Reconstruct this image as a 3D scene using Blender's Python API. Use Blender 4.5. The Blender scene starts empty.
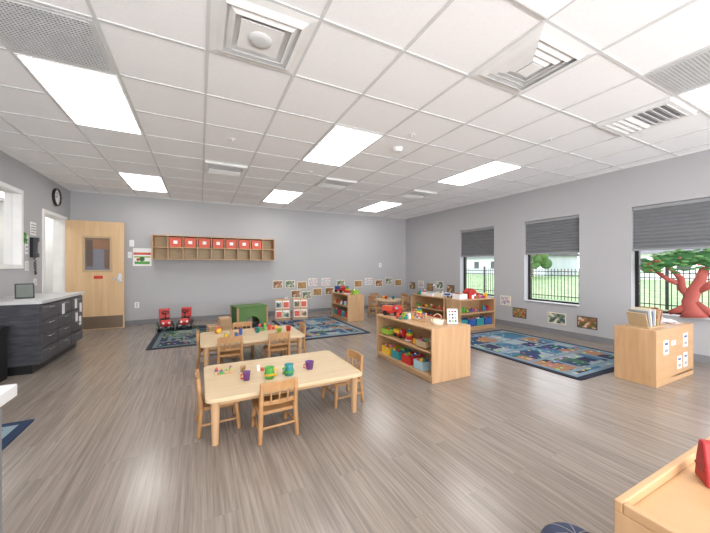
import bpy, bmesh, math, random
from mathutils import Vector, Matrix
random.seed(7)
sc = bpy.context.scene
XL, XR, YB, H = -2.29, 5.79, 7.95, 2.74
YN = -3.2

# ---------------------------------------------------------------- materials
def lin(c):
    return tuple(((v/255)/12.92 if v/255 <= 0.04045 else ((v/255+0.055)/1.055)**2.4) for v in c)+(1,)
_m = {}
def new(name):
    m = bpy.data.materials.new(name); m.use_nodes = True
    nt = m.node_tree; return m, nt, nt.nodes['Principled BSDF']
def mat(c, rough=0.5, metal=0.0, name=None, var=0.04, vs=6.0):
    key = (c, rough, metal)
    if key in _m: return _m[key]
    m, nt, b = new(name or 'paint_%d_%d_%d' % c)
    b.inputs['Roughness'].default_value = rough; b.inputs['Metallic'].default_value = metal
    tc = nt.nodes.new('ShaderNodeTexCoord'); n = nt.nodes.new('ShaderNodeTexNoise'); n.inputs['Scale'].default_value = vs
    r = nt.nodes.new('ShaderNodeValToRGB')
    L = lin(c)
    r.color_ramp.elements[0].position = .3; r.color_ramp.elements[1].position = .7
    r.color_ramp.elements[0].color = tuple(v*(1-var) for v in L[:3])+(1,)
    r.color_ramp.elements[1].color = tuple(min(1, v*(1+var)) for v in L[:3])+(1,)
    nt.links.new(tc.outputs['Object'], n.inputs['Vector']); nt.links.new(n.outputs['Fac'], r.inputs['Fac'])
    nt.links.new(r.outputs['Color'], b.inputs['Base Color'])
    _m[key] = m; return m
def wood(name, c1, c2, scale=(3, 3, 30), rough=.4):
    m, nt, b = new(name)
    tc = nt.nodes.new('ShaderNodeTexCoord'); mp = nt.nodes.new('ShaderNodeMapping'); mp.inputs['Scale'].default_value = scale
    n = nt.nodes.new('ShaderNodeTexNoise'); n.inputs['Scale'].default_value = 1.0; n.inputs['Detail'].default_value = 5; n.inputs['Distortion'].default_value = .6
    r = nt.nodes.new('ShaderNodeValToRGB'); r.color_ramp.elements[0].position = .3; r.color_ramp.elements[1].position = .7
    r.color_ramp.elements[0].color = lin(c1); r.color_ramp.elements[1].color = lin(c2)
    L = nt.links.new
    L(tc.outputs['Object'], mp.inputs['Vector']); L(mp.outputs[0], n.inputs['Vector']); L(n.outputs['Fac'], r.inputs['Fac']); L(r.outputs[0], b.inputs['Base Color'])
    b.inputs['Roughness'].default_value = rough
    return m
MAPLE = wood('maple_wood', (188, 149, 108), (203, 165, 125), (3, 3, 14))
MAPLE_V = wood('maple_wood_vertical', (185, 146, 106), (201, 163, 124), (16, 16, 2))
TTOP = wood('table_top_laminate', (206, 182, 147), (217, 195, 160), (2, 18, 2), .35)
CHAIRW = wood('chair_wood', (168, 124, 80), (188, 144, 98), (12, 12, 12), .4)
DOORW = wood('door_veneer', (203, 169, 127), (215, 183, 143), (14, 14, 1.2), .45)
DARKW = wood('charcoal_laminate', (50, 51, 56), (78, 79, 85), (6, 3, 45), .4)
def floor_mat():
    m, nt, b = new('vinyl_plank_floor'); L = nt.links.new; N = nt.nodes.new
    tc = N('ShaderNodeTexCoord')
    mp = N('ShaderNodeMapping'); mp.inputs['Rotation'].default_value = (0, 0, math.pi/2)
    br = N('ShaderNodeTexBrick'); br.inputs['Scale'].default_value = 1; br.inputs['Brick Width'].default_value = 1.22; br.inputs['Row Height'].default_value = .18
    br.inputs['Mortar Size'].default_value = .0012; br.offset = .37
    br.inputs['Color1'].default_value = (0, 0, 0, 1); br.inputs['Color2'].default_value = (1, 1, 1, 1); br.inputs['Mortar'].default_value = (.2, .2, .2, 1)
    L(tc.outputs['Object'], mp.inputs[0]); L(mp.outputs[0], br.inputs['Vector'])
    m2 = N('ShaderNodeMapping'); m2.inputs['Scale'].default_value = (55, 1.6, 1)
    n = N('ShaderNodeTexNoise'); n.inputs['Scale'].default_value = 1; n.inputs['Detail'].default_value = 6; n.inputs['Roughness'].default_value = .65
    ad = N('ShaderNodeVectorMath'); ad.operation = 'ADD'
    L(tc.outputs['Object'], m2.inputs[0]); L(m2.outputs[0], ad.inputs[0]); 
    sc_ = N('ShaderNodeVectorMath'); sc_.operation = 'SCALE'; sc_.inputs['Scale'].default_value = 9
    L(br.outputs['Color'], sc_.inputs[0]); L(sc_.outputs[0], ad.inputs[1]); L(ad.outputs[0], n.inputs['Vector'])
    r = N('ShaderNodeValToRGB'); r.color_ramp.elements[0].position = .3; r.color_ramp.elements[1].position = .7
    r.color_ramp.elements[0].color = lin((123, 112, 103)); r.color_ramp.elements[1].color = lin((162, 151, 141))
    L(n.outputs['Fac'], r.inputs['Fac'])
    mx = N('ShaderNodeMix'); mx.data_type = 'RGBA'; mx.blend_type = 'MULTIPLY'; mx.inputs[0].default_value = .1
    L(r.outputs[0], mx.inputs[6]); L(br.outputs['Color'], mx.inputs[7])
    L(mx.outputs[2], b.inputs['Base Color'])
    b.inputs['Roughness'].default_value = .22
    return m
FLOOR = floor_mat()
WALL = mat((180, 180, 183), .7, 0, 'wall_paint', .012, 2)
WALLW = mat((228, 228, 226), .7, 0, 'white_wall_paint', .012, 2)
BASEB = mat((132, 132, 136), .5, 0, 'vinyl_base')
TILE = mat((250, 250, 252), .9, 0, 'ceiling_tile', .02, 60)
TBAR = mat((218, 219, 220), .5, 0, 'ceiling_tee')
WHITE = mat((240, 240, 240), .4)
BLACK = mat((22, 22, 24), .35)
DGREY = mat((70, 72, 76), .5)
GREY = mat((150, 152, 155), .5)
LGREY = mat((210, 211, 212), .5)
RED = mat((195, 45, 40), .4); ORANGE = mat((205, 84, 58), .45); YEL = mat((232, 186, 56), .4)
GREEN = mat((84, 165, 70), .4); DGREEN = mat((54, 108, 58), .5); TEAL = mat((52, 140, 146), .4)
BLUE = mat((48, 88, 158), .4); NAVY = mat((35, 45, 80), .5); PURPLE = mat((124, 78, 150), .4); PINK = mat((210, 118, 132), .5)
SALMON = mat((176, 88, 80), .6); TAN = mat((185, 160, 125), .6); LIME = mat((150, 184, 66), .4); CREAM = mat((235, 226, 205), .6)
STEEL = mat((190, 192, 195), .25, .9)
TOYC = [RED, ORANGE, YEL, GREEN, TEAL, BLUE, PURPLE, PINK, LIME, MAPLE, WHITE]
def emis(name, c, s):
    m = bpy.data.materials.new(name); m.use_nodes = True; nt = m.node_tree
    b = nt.nodes['Principled BSDF']; b.inputs['Base Color'].default_value = (1, 1, 1, 1)
    b.inputs['Emission Color'].default_value = c+(1,); b.inputs['Emission Strength'].default_value = s
    return m
LIGHT = emis('led_diffuser', (1, .985, .96), 8.6)
def glass():
    m = bpy.data.materials.new('window_glass'); m.use_nodes = True; nt = m.node_tree; nt.nodes.clear()
    o = nt.nodes.new('ShaderNodeOutputMaterial'); t = nt.nodes.new('ShaderNodeBsdfTransparent'); g = nt.nodes.new('ShaderNodeBsdfGlossy'); g.inputs['Roughness'].default_value = .02
    x = nt.nodes.new('ShaderNodeMixShader'); x.inputs[0].default_value = .06
    nt.links.new(t.outputs[0], x.inputs[1]); nt.links.new(g.outputs[0], x.inputs[2]); nt.links.new(x.outputs[0], o.inputs[0]); return m
GLASS = glass()
def rugmat(name, hw, hd, border, cols, road, scale=2.6):
    m, nt, b = new(name); L = nt.links.new; N = nt.nodes.new
    tc = N('ShaderNodeTexCoord')
    v = N('ShaderNodeTexVoronoi'); v.distance = 'CHEBYCHEV'; v.inputs['Scale'].default_value = scale; v.inputs['Randomness'].default_value = .75
    L(tc.outputs['Object'], v.inputs['Vector'])
    sp = N('ShaderNodeSeparateColor'); L(v.outputs['Color'], sp.inputs[0])
    r = N('ShaderNodeValToRGB'); r.color_ramp.interpolation = 'CONSTANT'
    for i, c in enumerate(cols):
        if i < 2: e = r.color_ramp.elements[i]; e.position = i/len(cols)
        else: e = r.color_ramp.elements.new(i/len(cols))
        e.color = lin(c)
    L(sp.outputs[0], r.inputs[0])
    v2 = N('ShaderNodeTexVoronoi'); v2.inputs['Scale'].default_value = scale*3.5; L(tc.outputs['Object'], v2.inputs['Vector'])
    lt = N('ShaderNodeMath'); lt.operation = 'LESS_THAN'; lt.inputs[1].default_value = .28; L(v2.outputs['Distance'], lt.inputs[0])
    hs = N('ShaderNodeMath'); hs.operation = 'MULTIPLY'; hs.inputs[1].default_value = .65; L(lt.outputs[0], hs.inputs[0])
    mx0 = N('ShaderNodeMix'); mx0.data_type = 'RGBA'; L(hs.outputs[0], mx0.inputs[0]); L(r.outputs[0], mx0.inputs[6]); L(v2.outputs['Color'], mx0.inputs[7])
    br = N('ShaderNodeTexBrick'); br.inputs['Scale'].default_value = 1; br.inputs['Brick Width'].default_value = .7; br.inputs['Row Height'].default_value = .45; br.inputs['Mortar Size'].default_value = .03
    L(tc.outputs['Object'], br.inputs['Vector'])
    mx = N('ShaderNodeMix'); mx.data_type = 'RGBA'; L(br.outputs['Fac'], mx.inputs[0]); L(mx0.outputs[2], mx.inputs[6]); mx.inputs[7].default_value = lin(road)
    sx = N('ShaderNodeSeparateXYZ'); L(tc.outputs['Object'], sx.inputs[0])
    def band(w):
        outs = []
        for k, h in ((0, hw-w), (1, hd-w)):
            a = N('ShaderNodeMath'); a.operation = 'ABSOLUTE'; L(sx.outputs[k], a.inputs[0])
            g = N('ShaderNodeMath'); g.operation = 'GREATER_THAN'; g.inputs[1].default_value = h; L(a.outputs[0], g.inputs[0]); outs.append(g)
        mm = N('ShaderNodeMath'); mm.operation = 'MAXIMUM'; L(outs[0].outputs[0], mm.inputs[0]); L(outs[1].outputs[0], mm.inputs[1]); return mm
    b1 = band(.13); b2 = band(.07)
    m1 = N('ShaderNodeMix'); m1.data_type = 'RGBA'; L(b1.outputs[0], m1.inputs[0]); L(mx.outputs[2], m1.inputs[6]); m1.inputs[7].default_value = lin(road)
    m2 = N('ShaderNodeMix'); m2.data_type = 'RGBA'; L(b2.outputs[0], m2.inputs[0]); L(m1.outputs[2], m2.inputs[6]); m2.inputs[7].default_value = lin(border)
    L(m2.outputs[2], b.inputs['Base Color']); b.inputs['Roughness'].default_value = .95
    return m
def photomat(name, c1, c2, c3, s=14):
    m, nt, b = new(name); L = nt.links.new; N = nt.nodes.new
    tc = N('ShaderNodeTexCoord'); n = N('ShaderNodeTexNoise'); n.inputs['Scale'].default_value = s; n.inputs['Detail'].default_value = 3
    r = N('ShaderNodeValToRGB'); r.color_ramp.elements[0].position = .35; r.color_ramp.elements[1].position = .65
    r.color_ramp.elements[0].color = lin(c1); r.color_ramp.elements[1].color = lin(c3); e = r.color_ramp.elements.new(.5); e.color = lin(c2)
    L(tc.outputs['Object'], n.inputs['Vector']); L(n.outputs['Fac'], r.inputs['Fac']); L(r.outputs[0], b.inputs['Base Color']); b.inputs['Roughness'].default_value = .5
    return m
PH = [photomat('photo_print_a', (60, 100, 50), (150, 90, 60), (220, 200, 170)), photomat('photo_print_b', (40, 60, 90), (120, 140, 110), (230, 220, 200)),
      photomat('photo_print_c', (110, 50, 40), (190, 140, 90), (90, 120, 60)), photomat('photo_print_d', (170, 60, 50), (235, 235, 230), (60, 110, 170), 25)]

# ---------------------------------------------------------------- mesh builder
class B:
    def __init__(s, name): s.name = name; s.bm = bmesh.new(); s.mats = []
    def mi(s, m):
        if m not in s.mats: s.mats.append(m)
        return s.mats.index(m)
    def _tag(s, faces, m, smooth=False):
        i = s.mi(m)
        for f in faces: f.material_index = i; f.smooth = smooth
    def box(s, x0, x1, y0, y1, z0, z1, m, M=None):
        co = [(x, y, z) for x in (x0, x1) for y in (y0, y1) for z in (z0, z1)]
        v = [s.bm.verts.new(M @ Vector(c) if M else c) for c in co]
        idx = [(0, 1, 3, 2), (4, 6, 7, 5), (0, 4, 5, 1), (2, 3, 7, 6), (0, 2, 6, 4), (1, 5, 7, 3)]
        s._tag([s.bm.faces.new([v[i] for i in q]) for q in idx], m); return s
    def lathe(s, prof, m, c=(0, 0, 0), seg=20, M=None, smooth=True):
        T = Matrix.Translation(c) @ (M or Matrix())
        rings = []
        for r, z in prof:
            if r < 1e-5: rings.append([s.bm.verts.new(T @ Vector((0, 0, z)))])
            else: rings.append([s.bm.verts.new(T @ Vector((r*math.cos(2*math.pi*k/seg), r*math.sin(2*math.pi*k/seg), z))) for k in range(seg)])
        fs = []
        for a, b in zip(rings, rings[1:]):
            for k in range(seg):
                k2 = (k+1) % seg
                if len(a) == 1 and len(b) == 1: continue
                if len(a) == 1: fs.append(s.bm.faces.new([a[0], b[k2], b[k]][::-1]))
                elif len(b) == 1: fs.append(s.bm.faces.new([a[k], a[k2], b[0]]))
                else: fs.append(s.bm.faces.new([a[k], a[k2], b[k2], b[k]]))
        s._tag(fs, m, smooth); return s
    def cyl(s, c, r, h, m, r2=None, axis='z', seg=20):
        r2 = r if r2 is None else r2
        M = {'z': Matrix(), 'x': Matrix.Rotation(math.pi/2, 4, 'Y'), 'y': Matrix.Rotation(-math.pi/2, 4, 'X')}[axis]
        s.lathe([(0, 0), (r, 0)], m, c, seg, M, False); s.lathe([(r, 0), (r2, h)], m, c, seg, M, True); s.lathe([(r2, h), (0, h)], m, c, seg, M, False); return s
    def ball(s, c, r, m, sc3=(1, 1, 1), seg=20):
        n = 10
        s.lathe([(r*math.sin(math.pi*k/n)*1.0 if 0 < k < n else 0, -r*math.cos(math.pi*k/n)) for k in range(n+1)], m, c, seg, Matrix.Diagonal((*sc3, 1))); return s
    def tube(s, pts, r, m, seg=8):
        pts = [Vector(p) for p in pts]; rings = []
        for i, p in enumerate(pts):
            d = (pts[min(i+1, len(pts)-1)]-pts[max(i-1, 0)]).normalized()
            up = Vector((0, 0, 1)) if abs(d.z) < .9 else Vector((1, 0, 0))
            a = d.cross(up).normalized(); b = d.cross(a)
            rr = r[i] if isinstance(r, (list, tuple)) else r
            rings.append([s.bm.verts.new(p+rr*(math.cos(2*math.pi*k/seg)*a+math.sin(2*math.pi*k/seg)*b)) for k in range(seg)])
        fs = []
        for a, b in zip(rings, rings[1:]):
            for k in range(seg): fs.append(s.bm.faces.new([a[k], a[(k+1) % seg], b[(k+1) % seg], b[k]]))
        s._tag(fs, m, True)
        s._tag([s.bm.faces.new(rings[0]), s.bm.faces.new(rings[-1])], m); return s
    def prism(s, pts, d0, d1, m, plane='xz', M=None):
        def P(a, b, d): 
            v = {'xz': (a, d, b), 'yz': (d, a, b), 'xy': (a, b, d)}[plane]
            return M @ Vector(v) if M else v
        A = [s.bm.verts.new(P(a, b, d0)) for a, b in pts]; C = [s.bm.verts.new(P(a, b, d1)) for a, b in pts]
        fs = [s.bm.faces.new(A), s.bm.faces.new(C)]
        n = len(pts)
        for k in range(n): fs.append(s.bm.faces.new([A[k], A[(k+1) % n], C[(k+1) % n], C[k]]))
        s._tag(fs, m); return s
    def done(s, loc=(0, 0, 0), rz=0, bevel=0.0, parent=None, scale=None):
        bmesh.ops.recalc_face_normals(s.bm, faces=s.bm.faces)
        if scale: bmesh.ops.scale(s.bm, vec=scale, verts=s.bm.verts)
        me = bpy.data.meshes.new(s.name); s.bm.to_mesh(me); s.bm.free()
        for m in s.mats: me.materials.append(m)
        o = bpy.data.objects.new(s.name, me); sc.collection.objects.link(o)
        o.location = loc; o.rotation_euler = (0, 0, rz)
        if bevel:
            b = o.modifiers.new('bev', 'BEVEL'); b.width = bevel; b.segments = 2; b.limit_method = 'ANGLE'; b.angle_limit = math.radians(50)
        if parent: o.parent = parent
        return o
def rrect(x0, x1, y0, y1, r, n=5):
    p = []
    for cx, cy, a0 in ((x1-r, y1-r, 0), (x0+r, y1-r, 90), (x0+r, y0+r, 180), (x1-r, y0+r, 270)):
        for k in range(n+1):
            a = math.radians(a0+90*k/n); p.append((cx+r*math.cos(a), cy+r*math.sin(a)))
    return p

# ---------------------------------------------------------------- shell
B('floor').box(XL-2.2, XR+.2, YN, YB+.35, -.1, 0, FLOOR).done()
B('ceiling').box(XL, XR, YN, YB, H, H+.1, TILE).done()
B('wall_back').box(XL-.15, XR+.2, YB, YB+.2, 0, H+.1, WALL).done()
WINS = [(4.69, 5.68), (2.98, 3.98), (1.27, 2.27)]; WZ0, WZ1 = .56, 2.13
w = B('wall_right')
w.box(XR, XR+.2, YN, YB, 0, WZ0, WALL).box(XR, XR+.2, YN, YB, WZ1, H+.1, WALL)
prev = YB
for a, b in WINS: w.box(XR, XR+.2, b, prev, WZ0, WZ1, WALL); prev = a
w.box(XR, XR+.2, YN, prev, WZ0, WZ1, WALL).done()
DY0, DY1, DH = 6.80, 7.70, 2.13
IW0, IW1, IZ0, IZ1 = 4.5, 6.06, 1.26, 2.28
w = B('wall_left')
x0, x1 = XL-.15, XL
w.box(x0, x1, DY1, YB, 0, H+.1, WALL).box(x0, x1, DY0, DY1, DH, H+.1, WALL)
w.box(x0, x1, IW1, DY0, 0, H+.1, WALL).box(x0, x1, IW0, IW1, 0, IZ0, WALL).box(x0, x1, IW0, IW1, IZ1, H+.1, WALL)
w.box(x0, x1, YN, IW0, 0, H+.1, WALL).done()
B('wall_corridor').box(XL-2.2, XL-2.1, 3.0, 10.1, 0, H, WALLW).box(XL-2.1, XL-.15, 10.0, 10.1, 0, H, WALLW).box(XL-2.1, XL-.15, 3.0, 3.1, 0, H, WALLW).box(XL-.25, XL-.15, 8.16, 10.0, 0, H, WALLW).done()
B('floor_corridor').box(XL-2.2, XL-.15, YB+.35, 10.1, -.1, 0, FLOOR).done()
B('ceiling_corridor').box(XL-2.2, XL-.15, 3.0, 10.1, H, H+.1, TILE).done()
for y in (4.2, 6.4, 8.6): B('corridor_fill_panel').box(XL-1.5, XL-.8, y, y+1.2, H-.02, H-.001, WHITE).box(XL-1.48, XL-.82, y+.02, y+1.18, H-.024, H-.02, LIGHT).done()  # glowing panels added to brighten the otherwise dark corridor
B('baseboard_back').box(XL, XR, YB-.012, YB, 0, .1, BASEB).done()
B('baseboard_right').box(XR-.012, XR, YN, YB-.013, 0, .1, BASEB).done()
B('baseboard_left').box(XL, XL+.012, 6.3, DY0-.06, 0, .1, BASEB).box(XL, XL+.012, DY1+.06, YB-.013, 0, .1, BASEB).box(XL, XL+.012, YN, 4.4, 0, .1, BASEB).done()
# ceiling grid
GX0, GY0, G = .045, 2.98, .61
g = B('trim_ceiling_grid')
k = math.ceil((XL-GX0)/G)
while GX0+k*G < XR: g.box(GX0+k*G-.011, GX0+k*G+.011, YN, YB, H-.006, H, TBAR); k += 1
k = math.ceil((YN-GY0)/G)
while GY0+k*G < YB: g.box(XL, XR, GY0+k*G-.011, GY0+k*G+.011, H-.0055, H, TBAR); k += 1
g.box(XL, XR, YB-.025, YB, H-.01, H, WHITE).box(XR-.025, XR, YN, YB, H-.01, H, WHITE).box(XL, XL+.025, YN, YB, H-.01, H, WHITE)
g.done()
def panel(cx, y0):
    p = B('ceiling_light_panel')
    x0, x1, y1 = cx, cx+G, y0+2*G
    p.box(x0+.012, x1-.012, y0+.012, y1-.012, H-.012, H-.001, WHITE)
    p.box(x0+.03, x1-.03, y0+.03, y1-.03, H-.016, H-.0121, LIGHT); p.done()
for cx in (GX0-2*G, GX0+2*G, GX0+6*G):
    for y0 in (-3.12, -.07, 2.98, 6.03): panel(cx, y0)
def diffuser(x0, y0, rnd):
    d = B('air_diffuser'); c = (x0+G/2, y0+G/2)
    rings = [(.295, .25, .006, .012), (.25, .215, .012, .034), (.2, .165, .014, .036)]
    if not rnd: rings += [(.155, .115, .016, .04), (.105, .07, .02, .044)]
    for k, (r, ri, z0, z1) in enumerate(rings):
        for q in range(4):
            M = Matrix.Translation((c[0], c[1], 0)) @ Matrix.Rotation(q*math.pi/2, 4, 'Z')
            pts = [(-r, -r, H-z0), (r, -r, H-z0), (ri, -ri, H-z1), (-ri, -ri, H-z1)]
            vs = [d.bm.verts.new(M @ Vector(p)) for p in pts]
            vs2 = [d.bm.verts.new(M @ Vector((p[0], p[1], p[2]+.003))) for p in pts]
            fs = [d.bm.faces.new(vs), d.bm.faces.new(vs2[::-1])]
            for a in range(4): fs.append(d.bm.faces.new([vs[a], vs[(a+1) % 4], vs2[(a+1) % 4], vs2[a]]))
            d._tag(fs, WHITE)
    d.box(c[0]-.295, c[0]+.295, c[1]-.295, c[1]+.295, H-.004, H-.0005, WHITE)
    if rnd:
        d.box(c[0]-.13, c[0]+.13, c[1]-.13, c[1]+.13, H-.03, H-.024, WHITE)
        d.lathe([(.075, H-.03), (.07, H-.04), (.04, H-.046), (0, H-.048)], LGREY, (c[0], c[1], 0), 28)
    else: d.box(c[0]-.06, c[0]+.06, c[1]-.06, c[1]+.06, H-.046, H-.04, WHITE)
    d.done()
diffuser(GX0, GY0-2*G, True); diffuser(GX0+3*G, GY0-3*G, False)
def louver(x0, y0):
    d = B('air_vent'); 
    for i in range(9):
        y = y0+.08+i*.055
        M = Matrix.Translation((x0+G/2, y, H-.022)) @ Matrix.Rotation(math.radians(28 if i < 5 else -28), 4, 'X')
        d.box(-.23, .23, -.022, .022, -.002, .002, WHITE, M)
    d.box(x0+.04, x0+G-.04, y0+.03, y0+G-.03, H-.003, H-.0005, GREY)
    for a in ((x0+.02, x0+.07, y0+.02, y0+G-.02), (x0+G-.07, x0+G-.02, y0+.02, y0+G-.02), (x0+.07, x0+G-.07, y0+.02, y0+.06), (x0+.07, x0+G-.07, y0+G-.06, y0+G-.02)):
        d.box(*a, H-.03, H-.0005, WHITE)
    d.done()
louver(GX0+6*G, 1.16)
for kx in (0, 3, 6): louver(GX0+kx*G, 4.81)
def grille(x0, y0):
    d = B('return_air_grille')
    d.box(x0+.02, x0+G-.02, y0+.02, y0+G-.02, H-.008, H-.0005, LGREY)
    n = 26
    for i in range(n):
        t = .045+i*(G-.09)/(n-1)
        d.box(x0+t-.003, x0+t+.003, y0+.045, y0+G-.045, H-.014, H-.009, LGREY)
        d.box(x0+.045, x0+G-.045, y0+t-.003, y0+t+.003, H-.013, H-.009, LGREY)
    d.box(x0+.045, x0+G-.045, y0+.045, y0+G-.045, H-.009, H-.008, mat((110, 111, 114), .6))
    d.done()
grille(GX0-2*G, 2.37); grille(GX0+5*G, .54)
for (x, y) in ((1.55, 4.65), (2.15, 2.85), (3.0, 5.7), (3.7, 2.2), (.34, 3.9)):
    B('sprinkler_head').cyl((x, y, H-.006), .04, .0055, WHITE).cyl((x, y, H-.02), .01, .014, LGREY).cyl((x, y, H-.023), .018, .003, WHITE).done()
B('smoke_detector').cyl((2.24, 3.25, H-.045), .05, .0445, WHITE, r2=.07).done()

# windows
for i, (a, b) in enumerate(WINS):
    xw = XR+.12
    f = B('window_%d' % (i+1)); t = .045
    f.box(xw, xw+.06, a, a+t, WZ0, WZ1, BLACK).box(xw, xw+.06, b-t, b, WZ0, WZ1, BLACK).box(xw, xw+.06, a+t, b-t, WZ0, WZ0+t, BLACK).box(xw, xw+.06, a+t, b-t, WZ1-t, WZ1, BLACK)
    f.box(xw+.025, xw+.03, a+t, b-t, WZ0+t, WZ1-t, GLASS)
    f.box(XR-.03, XR+.12, a, b, WZ0, WZ0+.014, LGREY)
    f.done(bevel=.003)
    s = B('window_shade')
    n = 22; z0 = 1.50; z1 = WZ1-.05
    pts = []
    for k in range(n+1):
        z = z0+(z1-z0)*k/n; pts.append((XR+.035+(.012 if k % 2 else 0), z))
    back = [(x+.025, z) for x, z in pts[::-1]]
    s.prism(pts+back, a+.012, b-.012, mat((114, 116, 120), .8), 'xz')
    s.box(XR+.025, XR+.075, a+.01, b-.01, WZ1-.05, WZ1-.005, GREY)
    s.box(XR+.028, XR+.07, a+.01, b-.01, 1.475, 1.50, GREY).done()
# interior window
f = B('window_4'); t = .05; e = .006
f.box(XL-.16, XL+.02, IW0-.05, IW1+.05, IZ0-.05, IZ0+e, WHITE).box(XL-.16, XL+.02, IW0-.05, IW1+.05, IZ1-e, IZ1+.05, WHITE)
f.box(XL-.16, XL+.02, IW1-e, IW1+.05, IZ0+e, IZ1-e, WHITE).box(XL-.16, XL+.02, IW0-.05, IW0+e, IZ0+e, IZ1-e, WHITE).box(XL-.08, XL-.075, IW0+e, IW1-e, IZ0+e, IZ1-e, GLASS)
f.done()
# door frame + leaf
B('trim_door_frame').box(XL-.17, XL+.02, DY0-.05, DY0+e, 0, DH+.05, WHITE).box(XL-.17, XL+.02, DY1-e, DY1+.05, 0, DH+.05, WHITE).box(XL-.17, XL+.02, DY0+e, DY1-e, DH-e, DH+.05, WHITE).done()
d = B('door_1')
dw = .90; x0 = XL+.03
wx0, wx1, wz0, wz1 = x0+.28, x0+.68, 1.16, 1.80
y0, y1 = DY1-.09, DY1-.045
d.box(x0, wx0, y0, y1, .01, 2.12, DOORW).box(wx1, x0+dw, y0, y1, .01, 2.12, DOORW).box(wx0, wx1, y0, y1, .01, wz0, DOORW).box(wx0, wx1, y0, y1, wz1, 2.12, DOORW)
for a in ((wx0-.03, wx0+.01), (wx1-.01, wx1+.03)): d.box(*a, y0-.012, y0, wz0-.03, wz1+.03, TAN)
for a in ((wz0-.03, wz0+.01), (wz1-.01, wz1+.03)): d.box(wx0+.01, wx1-.01, y0-.012, y0, *a, TAN)
d.box(wx0, wx1, y0+.018, y0+.026, wz0, wz1, mat((122, 122, 132), .15))
d.box(wx0+.02, wx1-.02, y0+.012, y0+.017, wz1-.22, wz1-.02, mat((142, 104, 78), .4))
d.box(wx0+.03, wx0+.12, y0+.008, y0+.012, wz0+.08, wz1-.05, mat((96, 80, 72), .5))
d.box(wx1-.1, wx1-.03, y0+.012, y0+.017, wz0+.05, wz1-.23, mat((112, 86, 68), .4))
d.box(x0+.42, x0+.56, y0-.004, y0-.001, 1.0, 1.06, RED)
d.box(x0+.04, x0+dw-.02, y0-.003, y0, .03, .27, mat((125, 108, 92), .4, .5))
d.cyl((x0+dw-.07, y0-.05, 1.0), .012, .05, STEEL, axis='y'); d.box(x0+dw-.18, x0+dw-.06, y0-.06, y0-.045, .99, 1.01, STEEL)
d.box(x0+dw-.1, x0+dw-.045, y0-.006, y0, .92, 1.1, STEEL)
d.done(bevel=.002)

# ---------------------------------------------------------------- left side
c = B('storage_counter')
cx0, cx1, cy0, cy1, cz = XL+.01, -1.67, 4.86, 6.27, .84
c.box(cx0, cx1, cy0, cy1, .1, cz-.035, DARKW); c.box(cx0, cx1-.06, cy0+.0, cy1, 0, .1, BLACK)
c.box(cx0, cx1+.03, cy0-.02, cy1+.02, cz-.035, cz, mat((200, 201, 202), .4))
for i in range(3):
    ya = cy0+.015+i*.467; yb = ya+.452
    rows = [(.115, .27), (.28, .435), (.445, .6), (.61, .785)]
    for (za, zb) in rows:
        c.box(cx1, cx1+.018, ya, yb, za, zb, DARKW)
        c.box(cx1+.018, cx1+.036, (ya+yb)/2-.07, (ya+yb)/2+.07, zb-.045, zb-.033, STEEL)
for (y, z) in ((5.95, .5), (6.12, .62), (5.92, .7), (5.45, .68), (6.1, .42)): c.box(cx1+.019, cx1+.021, y, y+.09, z-.08, z+.06, WHITE)
c.done(bevel=.003)
t = B('tablet'); M = Matrix.Rotation(math.radians(-15), 4, 'X')
t.box(-.085, .085, -.006, .006, 0, .19, BLACK, M).box(-.072, .072, -.0075, -.006, .014, .176, mat((110, 118, 112), .2), M).box(-.04, .04, 0, .07, 0, .008, BLACK)
t.done((-1.95, 5.28, cz+.002), math.radians(25))
t = B('waste_bin'); t.prism(rrect(-.15, .15, -.14, .14, .03), 0, .52, BLACK, 'xy').prism(rrect(-.16, .16, -.15, .15, .03), .52, .58, BLACK, 'xy').done((-2.05, 4.65, 0), 0, .005)
n = B('kitchen_counter')
n.box(-1.5, -.565, .6, 1.36, .1, .82, mat((112, 114, 118), .4)).box(-1.5, -.61, .6, 1.33, 0, .1, BLACK).box(-1.52, -.53, .58, 1.39, .82, .86, LGREY)
n.box(-.565, -.547, .62, .97, .12, .8, mat((112, 114, 118), .4)).box(-.565, -.547, .98, 1.345, .12, .8, mat((112, 114, 118), .4)).done(bevel=.004)
r = B('doormat_rug'); r.prism(rrect(-.45, .45, -.33, .33, .02), 0, .008, rugmat('small_rug', .45, .33, (30, 50, 80), [(40, 90, 140), (60, 140, 170), (200, 210, 200), (30, 60, 100)], (130, 150, 160), 6), 'xy').done((-1.64, 3.06, 0.001))
c = B('wall_clock'); RX = Matrix.Rotation(math.pi/2, 4, 'Y')
c.lathe([(0, 0), (.155, 0), (.16, .02), (.15, .04), (.14, .04), (.135, .02)], BLACK, (XL, 7.27, 2.47), 32, RX)
c.lathe([(.138, .018), (0, .018)], WHITE, (XL, 7.27, 2.47), 32, RX)
c.box(XL+.02, XL+.023, 7.265, 7.275, 2.47, 2.56, BLACK).box(XL+.02, XL+.023, 7.2, 7.27, 2.465, 2.475, BLACK)
for k in range(12):
    a = k*math.pi/6; c.box(XL+.019, XL+.021, 7.27+.115*math.cos(a)-.005, 7.27+.115*math.cos(a)+.005, 2.47+.115*math.sin(a)-.005, 2.47+.115*math.sin(a)+.005, BLACK)
c.done()
p = B('wall_phone'); py = 6.42
p.box(XL, XL+.04, py-.08, py+.08, 1.38, 1.68, BLACK).box(XL+.04, XL+.07, py-.075, py-.02, 1.38, 1.68, DGREY).box(XL+.07, XL+.09, py-.075, py-.02, 1.38, 1.44, DGREY).box(XL+.07, XL+.09, py-.075, py-.02, 1.62, 1.68, DGREY)
p.box(XL+.04, XL+.044, py+.0, py+.065, 1.44, 1.56, GREY)
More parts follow.
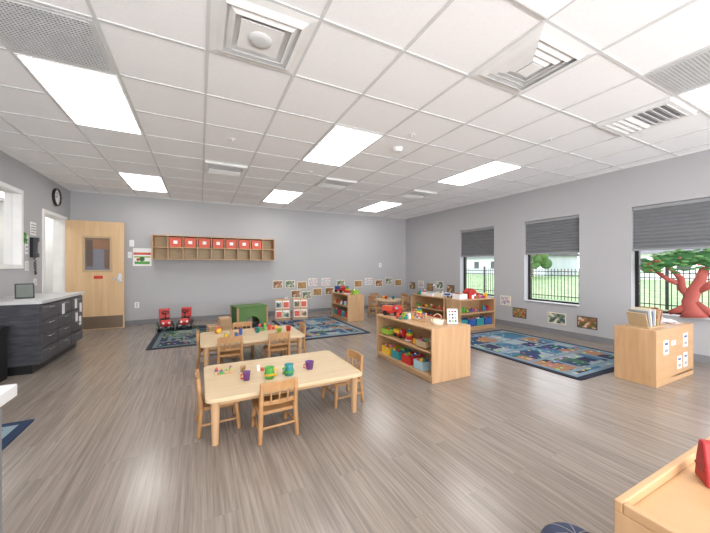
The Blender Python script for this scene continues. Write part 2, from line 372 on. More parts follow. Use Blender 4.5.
p.tube([(XL+.04+.014*math.cos(k*1.2), py-.035+.014*math.sin(k*1.2)+.03*math.sin(k/60*3.14), 1.38-.26*math.sin(min(k, 40)/40*math.pi/2)+(max(0, k-40))*.01) for k in range(60)], .005, BLACK, 6)
p.done(bevel=.004)
for (y, z, w_, h_, m) in ((6.2, 1.56, .09, .28, WHITE), (6.36, 1.82, .18, .2, WHITE), (6.2, 1.25, .1, .14, WHITE), (6.46, 1.0, .1, .1, WHITE)):
    nn = B('wall_notice').box(XL, XL+.004, y, y+w_, z-h_/2, z+h_/2, m)
    for q in range(4): nn.box(XL+.004, XL+.005, y+.015, y+w_-.015, z-h_/2+h_*(.15+.2*q), z-h_/2+h_*(.22+.2*q), GREY)
    nn.done()
l = B('wall_leaf_decoration')
for k in range(7):
    a = k*.9; l.ball((XL+.014, 6.17+.03*math.cos(a), 1.62+.07*math.sin(a)+.01*k), .03, GREEN if k % 2 else DGREEN, (.3, 1, 1), 10)
l.done()

# ---------------------------------------------------------------- back wall
c = B('cubby_wall_shelf'); x0, x1, y0, y1, z0, z1 = -.90, 1.64, 7.66, YB-.001, 1.39, 1.91
t = .016; n = 9; cwid = (x1-x0-t)/n
for z in (z0, (z0+z1)/2-t/2, z1-t): c.box(x0, x1, y0, y1-.008, z, z+t, MAPLE)
for k in range(n+1): 
    x = x0+k*cwid
    c.box(x, x+t, y0+.001, y1-.008, z0+t, (z0+z1)/2-t/2, MAPLE_V).box(x, x+t, y0+.001, y1-.008, (z0+z1)/2+t/2, z1-t, MAPLE_V)
c.box(x0, x1, y1-.008, y1, z0, z1, wood('cubby_back_panel', (176, 150, 108), (190, 165, 122)))
c.done()
zt = (z0+z1)/2+t/2
for k in range(1, 8):
    xa = x0+k*cwid+t+.012; wd = cwid-t-.024
    b = B('storage_bin')
    b.prism([(0.01, 0), (wd-.01, 0), (wd, .20), (0, .20)], 0, .22, ORANGE, 'xz')
    b.box(-.004, wd+.004, -.004, .224, .185, .205, ORANGE).box(wd*.34, wd*.66, -.007, 0, .07, .14, WHITE)
    b.done((xa, 7.665, zt+.001), 0, .004)
p = B('fruit_poster'); px, pz = -1.27, 1.25
p.box(px, px+.33, YB-.006, YB, pz, pz+.38, WHITE).box(px+.01, px+.32, YB-.008, YB-.006, pz+.24, pz+.29, ORANGE).box(px+.03, px+.3, YB-.008, YB-.006, pz+.04, pz+.1, GREEN)
p.cyl((px+.16, YB-.012, pz+.15), .05, .006, DGREEN, axis='y').cyl((px+.09, YB-.012, pz+.14), .03, .006, RED, axis='y').box(px+.02, px+.31, YB-.008, YB-.006, pz+.18, pz+.21, LIME).done()
B('wall_thermostat').box(-1.33, -1.25, YB-.025, YB, 1.66, 1.8, WHITE).done(bevel=.004)
B('light_switch').box(-1.36, -1.29, YB-.008, YB, 1.42, 1.55, WHITE).box(-1.335, -1.32, YB-.014, YB-.008, 1.47, 1.5, LGREY).done(bevel=.002)
for (x, z) in ((-1.2, .42), (2.0, .38), (4.85, 1.28)): B('wall_outlet').box(x-.04, x+.04, YB-.008, YB, z-.06, z+.06, WHITE).box(x-.015, x+.015, YB-.01, YB-.008, z+.01, z+.035, GREY).box(x-.015, x+.015, YB-.01, YB-.008, z-.035, z-.01, GREY).done()
def pic_back(x, z, w_, h_, k): 
    B('photo_print').box(-w_/2, w_/2, -.006, 0, -h_/2, h_/2, CREAM).box(-w_/2+.015, w_/2-.015, -.008, -.006, -h_/2+.015, h_/2-.015, PH[k % 4]).done((x, YB-.001, z))
for i, (x, z) in enumerate(((1.78, .78), (2.1, .78), (2.42, .74), (2.72, .82), (2.25, .52), (2.55, .48), (2.85, .55), (3.1, .82), (3.2, .56), (3.55, .76), (4.1, .74), (4.45, .8), (4.8, .74), (5.15, .8), (5.5, .74))): pic_back(x, z, .25, .2, i)
def pic_right(y, z, w_, h_, k):
    B('photo_print').box(-.006, 0, -w_/2, w_/2, -h_/2, h_/2, CREAM if k % 2 else DGREY).box(-.008, -.006, -w_/2+.015, w_/2-.015, -h_/2+.015, h_/2-.015, PH[k % 4]).done((XR-.001, y, z))
for i, (y, z, w_, h_) in enumerate(((2.86, .30, .3, .2), (3.35, .30, .32, .2), (4.08, .3, .3, .2), (4.4, .52, .25, .2), (6.0, .66, .26, .2), (6.4, .74, .26, .2), (6.8, .66, .26, .2), (7.2, .72, .26, .2), (7.6, .66, .26, .2))): pic_right(y, z, w_, h_, i)

# ---------------------------------------------------------------- furniture
def table(loc, w_, d_, h_=.34):
    t = B('activity_table')
    t.prism(rrect(-w_/2, w_/2, -d_/2, d_/2, .05), h_-.028, h_, TTOP, 'xy')
    i = .07
    t.box(-w_/2+i, w_/2-i, -d_/2+i, -d_/2+i+.02, h_-.075, h_-.028, MAPLE).box(-w_/2+i, w_/2-i, d_/2-i-.02, d_/2-i, h_-.075, h_-.028, MAPLE)
    t.box(-w_/2+i, -w_/2+i+.02, -d_/2+i, d_/2-i, h_-.075, h_-.028, MAPLE).box(w_/2-i-.02, w_/2-i, -d_/2+i, d_/2-i, h_-.075, h_-.028, MAPLE)
    for sx in (-1, 1):
        for sy in (-1, 1):
            t.cyl((sx*(w_/2-.065), sy*(d_/2-.065), 0), .022, h_-.028, MAPLE_V, r2=.032)
    return t.done(loc, 0, .004)
table((.635, 2.695, 0), 1.21, .81); table((.62, 4.30, 0), 1.24, .80)
def chair(x, y, rz, hh=.42):
    c = B('child_chair'); W, D, S = .27, .27, .2; r = .016
    M = CHAIRW
    for sx in (-1, 1):
        c.tube([(sx*(W/2-.0), -D/2-.01, 0), (sx*(W/2-.01), -D/2+.01, S), (sx*(W/2-.012), -D/2-.012, hh)], [.015, .018, .014], M, 10)
        c.tube([(sx*(W/2-.005), D/2, 0), (sx*(W/2-.02), D/2-.02, S-.01)], [.014, .018], M, 10)
        c.tube([(sx*(W/2-.003), -D/2, .08), (sx*(W/2-.01), D/2-.01, .08)], .009, M, 8)
    c.tube([(-W/2, -D/2, .1), (W/2, -D/2, .1)], .009, M, 8)
    c.tube([(-W/2+.01, D/2-.01, .11), (W/2-.01, D/2-.01, .11)], .009, M, 8)
    c.prism(rrect(-W/2-.005, W/2+.005, -D/2+.01, D/2+.01, .035), S-.01, S+.012, M, 'xy')
    def rail(z0, z1, dy, th=.014):
        n = 8
        a = [(-W/2+.01+(W-.02)*k/n, -D/2-.008+dy-.018*math.sin(math.pi*k/n)) for k in range(n+1)]
        c.prism(a+[(x_, y_+th) for x_, y_ in a[::-1]], z0, z1, M, 'xy')
    rail(hh-.065, hh+.005, -.004); rail(S+.06, S+.09, .008)
    for k in (-1, 0, 1): c.tube([(k*.06, -D/2-.012, S+.07), (k*.06, -D/2-.022, hh-.05)], .007, M, 8)
    return c.done((x, y, 0), rz, .003)
R = math.radians
chair(.50, 2.36, R(3)); chair(.13, 2.64, R(-88)); chair(1.18, 2.62, R(95)); 
chair(.32, 3.99, R(-2)); chair(.87, 3.97, R(4)); chair(.12, 4.33, R(-92)); chair(1.17, 4.28, R(88)); chair(.55, 4.64, R(178))

def shelf(name, loc, rz, W, D, Hh, rows=1, double=False, rim=False, cols=1):
    s = B(name); t = .02
    s.box(-W/2, -W/2+t, -D/2, D/2, 0, Hh, MAPLE_V).box(W/2-t, W/2, -D/2, D/2, 0, Hh, MAPLE_V)
    s.box(-W/2+t, W/2-t, -D/2, D/2, Hh-t, Hh, MAPLE).box(-W/2+t, W/2-t, -D/2, D/2, .05, .05+t, MAPLE)
    s.box(-W/2+t, W/2-t, -D/2+.02, -D/2+.035, 0, .05, MAPLE)
    if double: s.box(-W/2+t, W/2-t, -.006, .006, .07, Hh-t, MAPLE); s.box(-W/2+t, W/2-t, D/2-.035, D/2-.02, 0, .05, MAPLE)
    else: s.box(-W/2+t, W/2-t, D/2-.01, D/2, .0, Hh-t, MAPLE)
    gaps = (Hh-t-.07)/(rows+1)
    for k in range(rows):
        z = .07+gaps*(k+1)-t/2
        if double: s.box(-W/2+t, W/2-t, -D/2+.01, -.006, z, z+t, MAPLE).box(-W/2+t, W/2-t, .006, D/2-.01, z, z+t, MAPLE)
        else: s.box(-W/2+t, W/2-t, -D/2+.01, D/2-.01, z, z+t, MAPLE)
    for k in range(1, cols):
        x = -W/2+W*k/cols; s.box(x-t/2, x+t/2, -D/2+.005, D/2-.01 if not double else -.006, .07, Hh-t, MAPLE_V)
    if rim:
        s.box(-W/2, W/2, D/2-t, D/2, Hh, Hh+.03, MAPLE)
        s.box(-W/2, -W/2+t, -D/2, D/2-t, Hh, Hh+.03, MAPLE).box(W/2-t, W/2, -D/2, D/2-t, Hh, Hh+.03, MAPLE)
    s.done(loc, rz, .004)
shelf('toy_shelf', (2.46, 3.10, 0), R(-90), 1.14, .56, .58, 1, True)
shelf('toy_shelf', (3.16, 6.70, 0), R(-90), .95, .42, .60, 1)
shelf('toy_shelf', (4.88, 4.50, 0), 0, .95, .38, .60, 1)
shelf('toy_shelf', (4.58, 5.30, 0), R(-90), 1.1, .36, .60, 1)
shelf('toy_shelf', (4.62, 1.60, 0), R(180), .94, .36, .58, 1)
shelf('toy_shelf', (1.595, .195, 0), 0, 1.12, .5, .56, 1, False, True)

for (x, z, w_, h_) in ((4.37, .39, .12, .15), (4.86, .42, .12, .15), (4.70, .19, .11, .14), (4.55, .42, .10, .05), (4.86, .2, .1, .16)):
    B('paper_notice').box(x-w_/2, x+w_/2, 1.4175, 1.4195, z-h_/2, z+h_/2, WHITE).box(x-w_/2+.02, x+w_/2-.02, 1.4165, 1.4175, z+h_/6, z+h_/3, BLUE).box(x-w_/2+.02, x+w_/2-.02, 1.4165, 1.4175, z-h_/3, z-h_/8, GREY).done()

# toy primitives
def cup(loc, c, c2=None, r=.035, h=.07):
    b = B('toy_cup'); b.lathe([(0, 0), (r*.75, 0), (r, h), (r*1.1, h), (r*.9, h), (r*.7, .008), (0, .008)], c, seg=20)
    b.tube([(r*.9, 0, h*.8), (r*1.5, 0, h*.75), (r*1.5, 0, h*.35), (r*.8, 0, h*.25)], .006, c2 or c, 8); return b.done(loc, random.random()*6)
def teapot(loc, c, c2, r=.045):
    b = B('toy_teapot'); b.lathe([(0, 0), (r*.8, 0), (r*1.1, r*.7), (r*.9, r*1.4), (r*.5, r*1.6)], c).lathe([(r*.6, r*1.55), (r*.4, r*1.85), (r*.12, r*1.9), (r*.2, r*2.15), (0, r*2.25)], c2)
    b.tube([(r*.9, 0, r*.7), (r*1.5, 0, r), (r*1.8, 0, r*1.6)], [.014, .01, .007], c2); b.tube([(-r*.9, 0, r*1.3), (-r*1.6, 0, r*1.2), (-r*1.6, 0, r*.5), (-r*.95, 0, r*.4)], .007, c2); return b.done(loc, random.random()*6)
def pitcher(loc, c, c2, r=.045, rz=0):
    b = B('toy_pitcher'); b.lathe([(0, 0), (r*.8, 0), (r, r*.8), (r*.75, r*1.6), (r*.95, r*2.1), (r*.85, r*2.1), (r*.6, r*1.5), (0, r*1.4)], c)
    b.tube([(-r*.85, 0, r*1.9), (-r*1.6, 0, r*1.6), (-r*1.5, 0, r*.7), (-r*.9, 0, r*.5)], .008, c2).lathe([(r*.99, r*.6), (r*1.03, r*.8), (r*.99, r)], c2); return b.done(loc, rz)
def blocks(loc, w_, d_, n=10, name='toy_blocks', s=.03):
    b = B(name); k = 0
    nx = max(1, int(w_/(s*1.25))); ny = max(1, int(d_/(s*1.25)))
    cells = [(i, j) for i in range(nx) for j in range(ny)]; random.shuffle(cells)
    for (i, j) in cells[:n]:
        x = -w_/2+(i+.5)*w_/nx; y = -d_/2+(j+.5)*d_/ny; hh = s*random.choice((.7, 1, 1, 2)); a = s*.45
        b.box(x-a, x+a, y-a, y+a, 0, hh, random.choice(TOYC))
        if random.random() < .3: b.lathe([(a, hh), (0, hh+a*1.5)], random.choice(TOYC), (x, y, 0), 12)
    return b.done(loc, 0, .002)
Z = .341
blocks((.18, 2.83, Z), .15, .09, 7, s=.03); cup((.33, 2.57, Z), PURPLE, RED, .03, .065); pitcher((.50, 2.53, Z), GREEN, YEL, .042, 2.5); pitcher((.66, 2.53, Z), TEAL, GREEN, .042, .5)
cup((.86, 2.60, Z), PURPLE, PINK, .038, .065); cup((.33, 2.8, Z), MAPLE, TAN, .025, .04); blocks((.48, 2.74, Z), .1, .06, 4, s=.025)
blocks((.42, 4.3, Z), .3, .16, 9, s=.04); blocks((.85, 4.5, Z), .35, .14, 10, s=.04); cup((1.1, 4.25, Z), RED); cup((.7, 4.35, Z), TEAL); teapot((.22, 4.55, Z), YEL, RED, .04); cup((.95, 4.15, Z), LIME)
def ringstack(loc, s=1):
    b = B('ring_stacker'); b.cyl((0, 0, 0), .06*s, .012*s, WHITE); z = .012*s
    for k, c in enumerate((RED, ORANGE, YEL, GREEN, BLUE)):
        R_ = (.06-.008*k)*s; t = .013*s
        b.lathe([(R_-t+t*math.cos(a*math.pi/4), z+t+t*math.sin(a*math.pi/4)) for a in range(9)], c); z += t*1.9
    b.cyl((0, 0, .012*s), .01*s, z, YEL); return b.done(loc)
def truck(loc, rz, c, c2, s=1):
    b = B('toy_truck')
    b.box(-.12*s, .12*s, -.05*s, .05*s, .03*s, .06*s, c).prism([(.03*s, .06*s), (.12*s, .06*s), (.12*s, .09*s), (.09*s, .13*s), (.03*s, .13*s)], -.045*s, .045*s, c).prism([(-.12*s, .06*s), (.015*s, .06*s), (.02*s, .12*s), (-.13*s, .12*s)], -.05*s, .05*s, c2)
    b.prism([(.06*s, .085*s), (.105*s, .09*s), (.085*s, .12*s), (.06*s, .12*s)], -.047*s, .047*s, mat((150, 190, 210), .2))
    for x in (-.08*s, .08*s):
        for y in (-.06*s, .04*s): b.cyl((x, y, .03*s), .03*s, .02*s, BLACK, axis='y')
    return b.done(loc, rz, .004*s)
def bin_(loc, rz, w_, d_, h_, c, fill=True, name='toy_bin'):
    b = B(name); t = .006
    b.box(-w_/2, w_/2, -d_/2, d_/2, 0, t, c)
    b.box(-w_/2, w_/2, -d_/2, -d_/2+t, t, h_, c).box(-w_/2, w_/2, d_/2-t, d_/2, t, h_, c).box(-w_/2, -w_/2+t, -d_/2+t, d_/2-t, t, h_, c).box(w_/2-t, w_/2, -d_/2+t, d_/2-t, t, h_, c)
    if fill:
        for k in range(10):
            b.ball((random.uniform(-w_/2+.03, w_/2-.03), random.uniform(-d_/2+.03, d_/2-.03), h_*random.uniform(.75, 1.0)), .022, random.choice(TOYC), seg=8)
    return b.done(loc, rz, .003)
zs0, zs1, zt = .071, .336, .581
for i, (y, c) in enumerate(((3.50, YEL), (3.27, TEAL), (3.04, RED), (2.80, mat((170, 200, 210), .2)))):
    bin_((2.31, y, zs0), 0, .2, .17, .1, c)
for (y, c) in ((3.52, LIME), (2.76, TAN)): bin_((2.31, y, zs1), 0, .2, .17, .07, c)
truck((2.30, 3.27, zs1), R(-90), RED, YEL, .8); ringstack((2.30, 3.08, zs1), .95)
blocks((2.30, 2.94, zs1), .14, .1, 8)
truck((2.33, 3.50, zt), R(-60), RED, ORANGE, 1.05); ringstack((2.5, 3.15, zt), 1.0); blocks((2.32, 3.2, zt), .2, .16, 10, s=.035)
b = B('toy_camera'); b.box(-.05, .05, -.03, .03, 0, .07, RED).cyl((0, -.05, .035), .022, .02, BLACK, axis='y').box(-.02, .02, -.02, .02, .07, .085, YEL).done((2.62, 3.35, zt), R(-40), .006)
b = B('toy_abacus')
b.box(-.1, .1, -.03, .03, 0, .015, MAPLE).box(-.1, -.088, -.01, .01, .015, .11, MAPLE).box(.088, .1, -.01, .01, .015, .11, MAPLE)
for z in (.04, .065, .09):
    b.tube([(-.09, 0, z), (.09, 0, z)], .003, STEEL, 6)
    for k in range(6): b.ball((-.07+k*.02+random.random()*.01, 0, z), .0095, random.choice(TOYC), seg=8)
b.done((2.38, 2.98, zt), R(-80))
b = B('picture_chart'); M = Matrix.Rotation(R(-10), 4, 'X')
b.box(-.06, .06, -.004, .004, 0, .17, WHITE, M)
for i in range(3):
    for j in range(4): b.box(-.045+i*.033, -.022+i*.033, -.006, -.004, .02+j*.036, .042+j*.036, random.choice([NAVY, GREEN, RED, GREY]), M)
b.box(-.05, .05, 0, .06, 0, .008, WHITE).done((2.60, 2.66, zt), R(-25))
b = B('toy_basket'); b.lathe([(0, 0), (.06, 0), (.075, .05), (.07, .05), (.055, .006), (0, .006)], CREAM); b.tube([(-.07, 0, .045), (-.05, 0, .1), (0, 0, .12), (.05, 0, .1), (.07, 0, .045)], .006, TAN); b.done((2.42, 2.72, zt))
for y in (6.35, 6.58, 6.81, 7.04):
    bin_((3.08, y, .072), 0, .2, .18, .12, random.choice([TEAL, RED, YEL])); blocks((3.06, y, .346), .12, .18, 12, s=.045)
truck((3.1, 6.95, .601), R(-80), RED, BLUE, 1.3); ringstack((3.12, 6.6, .601), 1.3); bin_((3.2, 6.35, .601), 0, .14, .14, .1, LIME); blocks((3.3, 6.75, .601), .1, .3, 10, s=.05)
for x in (4.535, 4.755, 4.975, 5.2):
    bin_((x, 4.43, .072), 0, .19, .18, .14, random.choice([RED, BLUE, YEL, TEAL])); blocks((x, 4.42, .346), .19, .12, 10, s=.05)
b = B('toy_house'); b.box(-.1, .1, -.08, .08, 0, .12, RED).prism([(-.12, .12), (.12, .12), (0, .2)], -.09, .09, RED).box(-.03, .03, -.083, -.08, 0, .07, WHITE).box(.04, .08, -.083, -.08, .05, .09, WHITE).done((4.85, 4.5, .601))
blocks((5.15, 4.48, .601), .25, .15, 12, s=.05); bin_((4.58, 4.5, .601), 0, .2, .2, .1, WHITE)
for y in (4.95, 5.2, 5.45, 5.68):
    bin_((4.5, y, .072), 0, .16, .18, .13, random.choice([YEL, BLUE, RED, LIME])); blocks((4.5, y, .346), .1, .16, 9, s=.05)
b = B('toy_sink'); b.box(-.18, .18, -.14, .14, 0, .06, WHITE).box(-.14, .14, -.1, .1, .06, .062, GREY).tube([(0, .12, .06), (0, .12, .2), (0, .08, .24), (0, .03, .2)], .01, STEEL).done((4.6, 5.35, .601), R(-90), .008)
bin_((4.6, 5.03, .601), 0, .2, .2, .09, CREAM); blocks((4.58, 5.68, .601), .18, .16, 9, s=.045); truck((4.6, 4.83, .601), 0, WHITE, BLUE, .7)
t = B('round_play_table'); t.cyl((0, 0, .37), .36, .028, TTOP, seg=32).cyl((0, 0, .32), .26, .05, MAPLE, seg=32)
for a in range(4): t.cyl((.23*math.cos(a*1.57+.78), .23*math.sin(a*1.57+.78), 0), .022, .33, MAPLE_V)
t.done((4.35, 6.75, 0)); cup((4.3, 6.75, .399), RED); cup((4.45, 6.65, .399), TEAL); teapot((4.35, 6.95, .399), YEL, ORANGE)
chair(3.93, 6.62, R(-75), .5); chair(4.3, 7.22, R(180), .5); chair(4.8, 6.85, R(95), .5); chair(4.45, 6.27, R(10), .5)

# ---------------------------------------------------------------- rugs
def rug(x0, x1, y0, y1, m):
    b = B('play_rug'); hw, hd = (x1-x0)/2, (y1-y0)/2
    b.prism(rrect(-hw, hw, -hd, hd, .04), 0, .008, m, 'xy').done(((x0+x1)/2, (y0+y1)/2, .001))
colsB = [(30, 54, 92), (52, 100, 132), (140, 154, 158), (50, 90, 74), (26, 38, 66), (80, 118, 140), (150, 110, 80)]
rug(3.68, 5.3, 1.88, 4.1, rugmat('rug_city_map', .81, 1.11, (22, 30, 50), colsB, (112, 134, 148), 3.4))
rug(-.72, 1.2, 5.45, 7.25, rugmat('rug_playground', .96, .9, (30, 42, 54), [(36, 56, 70), (62, 96, 94), (120, 132, 124), (44, 74, 62), (30, 44, 68)], (96, 110, 114), 3.4))
rug(1.45, 2.85, 5.0, 7.1, rugmat('rug_alphabet', .7, 1.05, (28, 42, 66), colsB, (128, 142, 148), 4.0))

# ---------------------------------------------------------------- back area toys
def walker(loc, rz):
    b = B('ride_on_toy_car')
    b.prism([(-.17, .1), (.17, .1), (.19, .16), (.12, .22), (.02, .2), (-.1, .2), (-.17, .22)], -.075, .075, RED)
    b.prism([(-.17, .2), (-.13, .2), (-.15, .40), (-.18, .40)], -.09, .09, RED)
    b.box(-.16, .17, -.03, .03, .07, .12, BLACK).box(-.12, .02, -.08, .08, .2, .225, BLACK)
    b.tube([(.1, 0, .2), (.05, 0, .34)], .012, BLACK); b.lathe([(.055+.009*math.cos(a*math.pi/4), .009*math.sin(a*math.pi/4)) for a in range(9)], BLACK, (.05, 0, .35), 16, Matrix.Rotation(-.6, 4, 'Y'))
    for x in (-.11, .12):
        b.cyl((x, -.12, .075), .01, .24, STEEL, axis='y')
        for y in (-.135, .1): b.cyl((x, y, .075), .075, .035, BLACK, axis='y').cyl((x, y-.002, .075), .035, .039, LGREY, axis='y')
    b.ball((.18, .05, .16), .022, WHITE, seg=10).ball((.18, -.05, .16), .022, WHITE, seg=10)
    b.done(loc, rz, .01)
walker((-.60, 6.95, .01), R(-80)); walker((-.26, 7.0, .01), R(-95))
b = B('play_cube'); fz = .40; hw = .30; hd = .2
for sx in (-1, 1):
    for sy in (-1, 1): b.box(sx*hw-.02, sx*hw+.02, sy*hd-.02, sy*hd+.02, 0, fz, MAPLE_V)
b.box(-hw-.02, hw+.02, -hd-.02, hd+.02, fz, fz+.025, mat((95, 130, 72), .6))
for sy in (-1, 1):
    pts = [(-hw+.02, .02), (-hw+.02, fz), (hw-.02, fz), (hw-.02, .02), (.15, .02)]+[(.15*math.cos(k*math.pi/8), .06+.15*math.sin(k*math.pi/8)) for k in range(0, 9)]+[(-.15, .02)]
    b.prism(pts, sy*hd-.008, sy*hd+.008, mat((100, 136, 78), .6))
b.box(-hw-.006, -hw+.006, -hd+.02, hd-.02, .02, fz, DGREEN).box(hw-.006, hw+.006, -hd+.02, hd-.02, .02, fz, DGREEN)
b.done((.92, 6.75, .01), R(12), .004)
b = B('wooden_step_block'); b.prism([(-.2, 0), (.2, 0), (.2, .26), (0, .26), (0, .13), (-.2, .13)], -.16, .16, MAPLE).done((.32, 6.35, .01), R(5), .008)
for dx, k in ((0, 0), (.42, 3)):
    b = B('book_display_stand'); M = Matrix.Rotation(R(-18), 4, 'X')
    b.prism([(-.0, 0), (.26, 0), (.14, .48), (.11, .48)], -.17, .17, MAPLE, 'yz')
    for j in range(2):
        for i in range(2):
            M = Matrix.Translation((0, -.012, .04)) @ Matrix.Rotation(R(-13), 4, 'X')
            b.box(-.15+i*.16, -.01+i*.16, -.004, .006, .02+j*.22, .19+j*.22, WHITE, M).box(-.14+i*.16, -.02+i*.16, -.006, -.004, .035+j*.22, .16+j*.22, PH[(k+i+j) % 4] if (i+j) % 2 else ORANGE, M)
        b.box(-.165, .165, -.03+j*.06, .0+j*.06, .04+j*.22, .055+j*.22, MAPLE)
    b.done((1.68+dx, 7.0, .01), R(-12), .003)

# ---------------------------------------------------------------- right side items
b = B('book_stand')
b.box(-.17, .17, -.1, .1, 0, .014, TAN)
BC = [TAN, GREY, CREAM, mat((120, 140, 160), .5), LGREY, PH[2], TAN, mat((160, 110, 90), .5)]
for k in range(8):
    M = Matrix.Translation((-.13+k*.037, 0, .016)) @ Matrix.Rotation(R(-24+k*7), 4, 'Y') @ Matrix.Rotation(R(-6+(k*37 % 12)), 4, 'Z')
    b.box(-.007, .007, -.085, .085, 0, .16+.018*(k % 3), BC[k], M)
b.done((4.38, 1.60, .581))
cup((4.62, 1.62, .581), RED, None, .04, .09); cup((4.74, 1.6, .581), WHITE, None, .035, .08)
b = B('paper_booklets')
for k in range(5): b.box(-.1, .1, -.07, .07, .006*k, .006*k+.005, [WHITE, BLUE, CREAM, PINK, WHITE][k], Matrix.Rotation(.25*k-.4, 4, 'Z'))
b.done((4.92, 1.6, .581))
b = B('artificial_tree'); M0 = SALMON
b.tube([(0, 0, 0), (.0, .01, .08), (0, .04, .2), (0, .0, .34), (0, -.06, .5), (0, -.1, .66)], [.14, .1, .08, .07, .055, .045], M0, 14)
b.tube([(0, .02, .26), (0, .12, .38), (0, .12, .5), (0, .24, .66)], [.065, .05, .042, .035], M0, 12)
b.tube([(0, .0, .34), (0, -.16, .44), (0, -.3, .62)], [.055, .045, .03], M0, 12)
b.tube([(0, .1, .42), (0, .24, .48), (0, .38, .6)], [.04, .032, .022], M0, 10)
b.tube([(0, .0, .18), (0, .14, .08), (0, .24, .03)], [.06, .045, .03], M0, 10).tube([(0, 0, .18), (0, -.14, .08), (0, -.28, .03)], [.06, .045, .03], M0, 10)
LEAF = mat((86, 138, 78), .6); LEAF2 = mat((112, 160, 98), .6)
for (y, z, r_) in ((.40, .68, .11), (.26, .74, .13), (.08, .77, .15), (-.14, .77, .15), (-.32, .73, .13), (.46, .62, .07), (-.45, .67, .1)):
    b.ball((random.uniform(-.04, .04), y, z), r_, DGREEN if r_ > .12 else LEAF, (.8, 1.1, .7), 16)
for k in range(150):
    y_ = random.uniform(-.5, .52); b.ball((random.uniform(-.16, -.08), y_, random.uniform(.58, .9-.5*y_*y_)), random.uniform(.014, .026), random.choice([LEAF2, LEAF, DGREEN, LEAF]), (.6, 1.7, .6), 8)
for k in range(12): b.ball((-.16, random.uniform(-.42, .42), random.uniform(.6, .82)), .014, RED if k % 2 else SALMON, (1, 1, 1), 8)
b.done((5.75, 1.60, WZ0+.016), 0, 0, None, (.5, 1, 1))
b = B('toy_pyramid'); b.prism([(-.04, 0), (.04, 0), (.03, .07), (.012, .13), (-.012, .13), (-.03, .07)], -.02, .02, mat((168, 42, 44), .45)).box(-.032, .032, -.024, .024, .04, .052, mat((130, 30, 30), .4)).done((1.43, .365, .561), R(35), .006)
b = B('floor_cushion'); b.ball((0, 0, .085), .13, mat((52, 62, 92), .6), (1, 1, .65), 28)
for a in (0, .79, 1.57, 2.36): b.tube([(.131*math.cos(t_)*math.cos(a), .131*math.cos(t_)*math.sin(a), .085+.0855*math.sin(t_)) for t_ in [k*math.pi/12 for k in range(13)]], .002, GREY, 6)
b.done((1.34, .70, 0))

# ---------------------------------------------------------------- exterior
GR = photomat('lawn_grass', (100, 132, 82), (130, 160, 98), (154, 178, 118), 1.5)
B('lawn').box(XR+.2, 90, -40, 90, -.25, -.1, GR).done()
B('paved_path').box(XR+.2, 9.2, -10, 20, -.1, -.07, mat((200, 198, 192), .8)).done()
f = B('iron_fence'); fx = 13.0
f.box(fx-.015, fx+.015, -5, 34, 1.02, 1.05, BLACK).box(fx-.015, fx+.015, -5, 34, .02, .05, BLACK).box(fx-.015, fx+.015, -5, 34, .86, .89, BLACK)
y = -5
while y < 34:
    f.box(fx-.01, fx+.01, y-.01, y+.01, -.1, 1.15, BLACK); y += .13
y = -5
while y < 34: f.box(fx-.035, fx+.035, y-.035, y+.035, -.1, 1.25, BLACK); y += 2.3
f.done()
def house(x, y, w_, d_, h_, c, rc):
    b = B('neighbouring_house'); b.box(-d_/2, d_/2, -w_/2, w_/2, -.1, h_, c)
    b.prism([(-d_/2-.4, h_), (d_/2+.4, h_), (0, h_+2.0)], -w_/2-.4, w_/2+.4, rc)
    for k in range(4): 
        yy = -w_/2+w_*(k+.5)/4; b.box(-d_/2-.05, -d_/2, yy-.5, yy+.5, .9, 2.1, DGREY)
    b.box(-d_/2-.06, -d_/2-.04, -.5, .5, -.1, 2.0, WHITE).done((x, y, 0))
house(46, 14, 13, 8, 2.6, WHITE, mat((110, 108, 112), .8)); house(48, 34, 14, 8, 2.8, mat((200, 205, 212), .7), DGREY); house(50, 55, 14, 8, 2.8, WHITE, GREY)
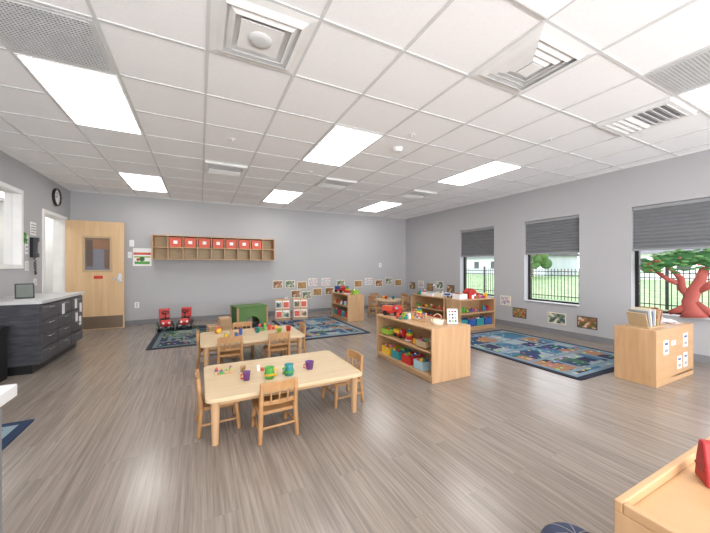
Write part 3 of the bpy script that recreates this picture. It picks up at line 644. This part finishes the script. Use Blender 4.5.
for (x, y, s_) in ((33, 22, 1.3), (38, 25, 1.6), (36, 44, 1.5), (37, 8, 1.4), (30, 33, 1.1)):
    b = B('shade_tree'); b.tube([(0, 0, -.1), (0, 0, 1.2*s_)], [.14, .1], TAN)
    for k in range(30): b.ball((random.uniform(-.9, .9)*s_, random.uniform(-.9, .9)*s_, (1.7+random.uniform(-.7, .8))*s_), random.uniform(.25, .5)*s_, random.choice([mat((85, 118, 68), .8), mat((104, 138, 82), .8)]), seg=8)
    b.done((x, y, 0))

# ---------------------------------------------------------------- light
wd = bpy.data.worlds.new('World'); sc.world = wd; wd.use_nodes = True; nt = wd.node_tree
bg = nt.nodes['Background']; tc = nt.nodes.new('ShaderNodeTexCoord'); sx = nt.nodes.new('ShaderNodeSeparateXYZ'); r = nt.nodes.new('ShaderNodeValToRGB')
nt.links.new(tc.outputs['Generated'], sx.inputs[0]); nt.links.new(sx.outputs['Z'], r.inputs[0]); nt.links.new(r.outputs[0], bg.inputs[0])
r.color_ramp.elements[0].color = (.97, .98, 1, 1); r.color_ramp.elements[1].color = (.74, .85, 1, 1); bg.inputs[1].default_value = 2.9
sl = bpy.data.lights.new('sun', 'SUN'); sl.energy = 3.8; sl.angle = .02; so = bpy.data.objects.new('sun', sl); sc.collection.objects.link(so)
so.rotation_euler = Vector((1, -.25, -1.1)).to_track_quat('-Z', 'Y').to_euler()
def area(name, loc, direction, sx_, sy_, power, col=(1, 1, 1)):
    l = bpy.data.lights.new(name, 'AREA'); l.shape = 'RECTANGLE'; l.size = sx_; l.size_y = sy_; l.energy = power; l.color = col
    o = bpy.data.objects.new(name, l); sc.collection.objects.link(o); o.location = loc
    o.rotation_euler = Vector(direction).to_track_quat('-Z', 'Y').to_euler(); return o
area('rear_fill_light', (1.8, -2.9, .9), (0, 1, .5), 7.5, 1.6, 270, (1, .99, .985))  # added fill behind the camera to brighten ceiling and room, no real fixture

cam = bpy.data.cameras.new('Camera'); cam.sensor_width = 36; cam.lens = 308/710*36; cam.clip_start = .05; cam.clip_end = 300
co = bpy.data.objects.new('Camera', cam); sc.collection.objects.link(co)
co.location = (0, 0, 1.24); co.rotation_euler = (math.pi/2, 0, -math.atan(155/308)); sc.camera = co
sc.view_settings.view_transform = 'Standard'
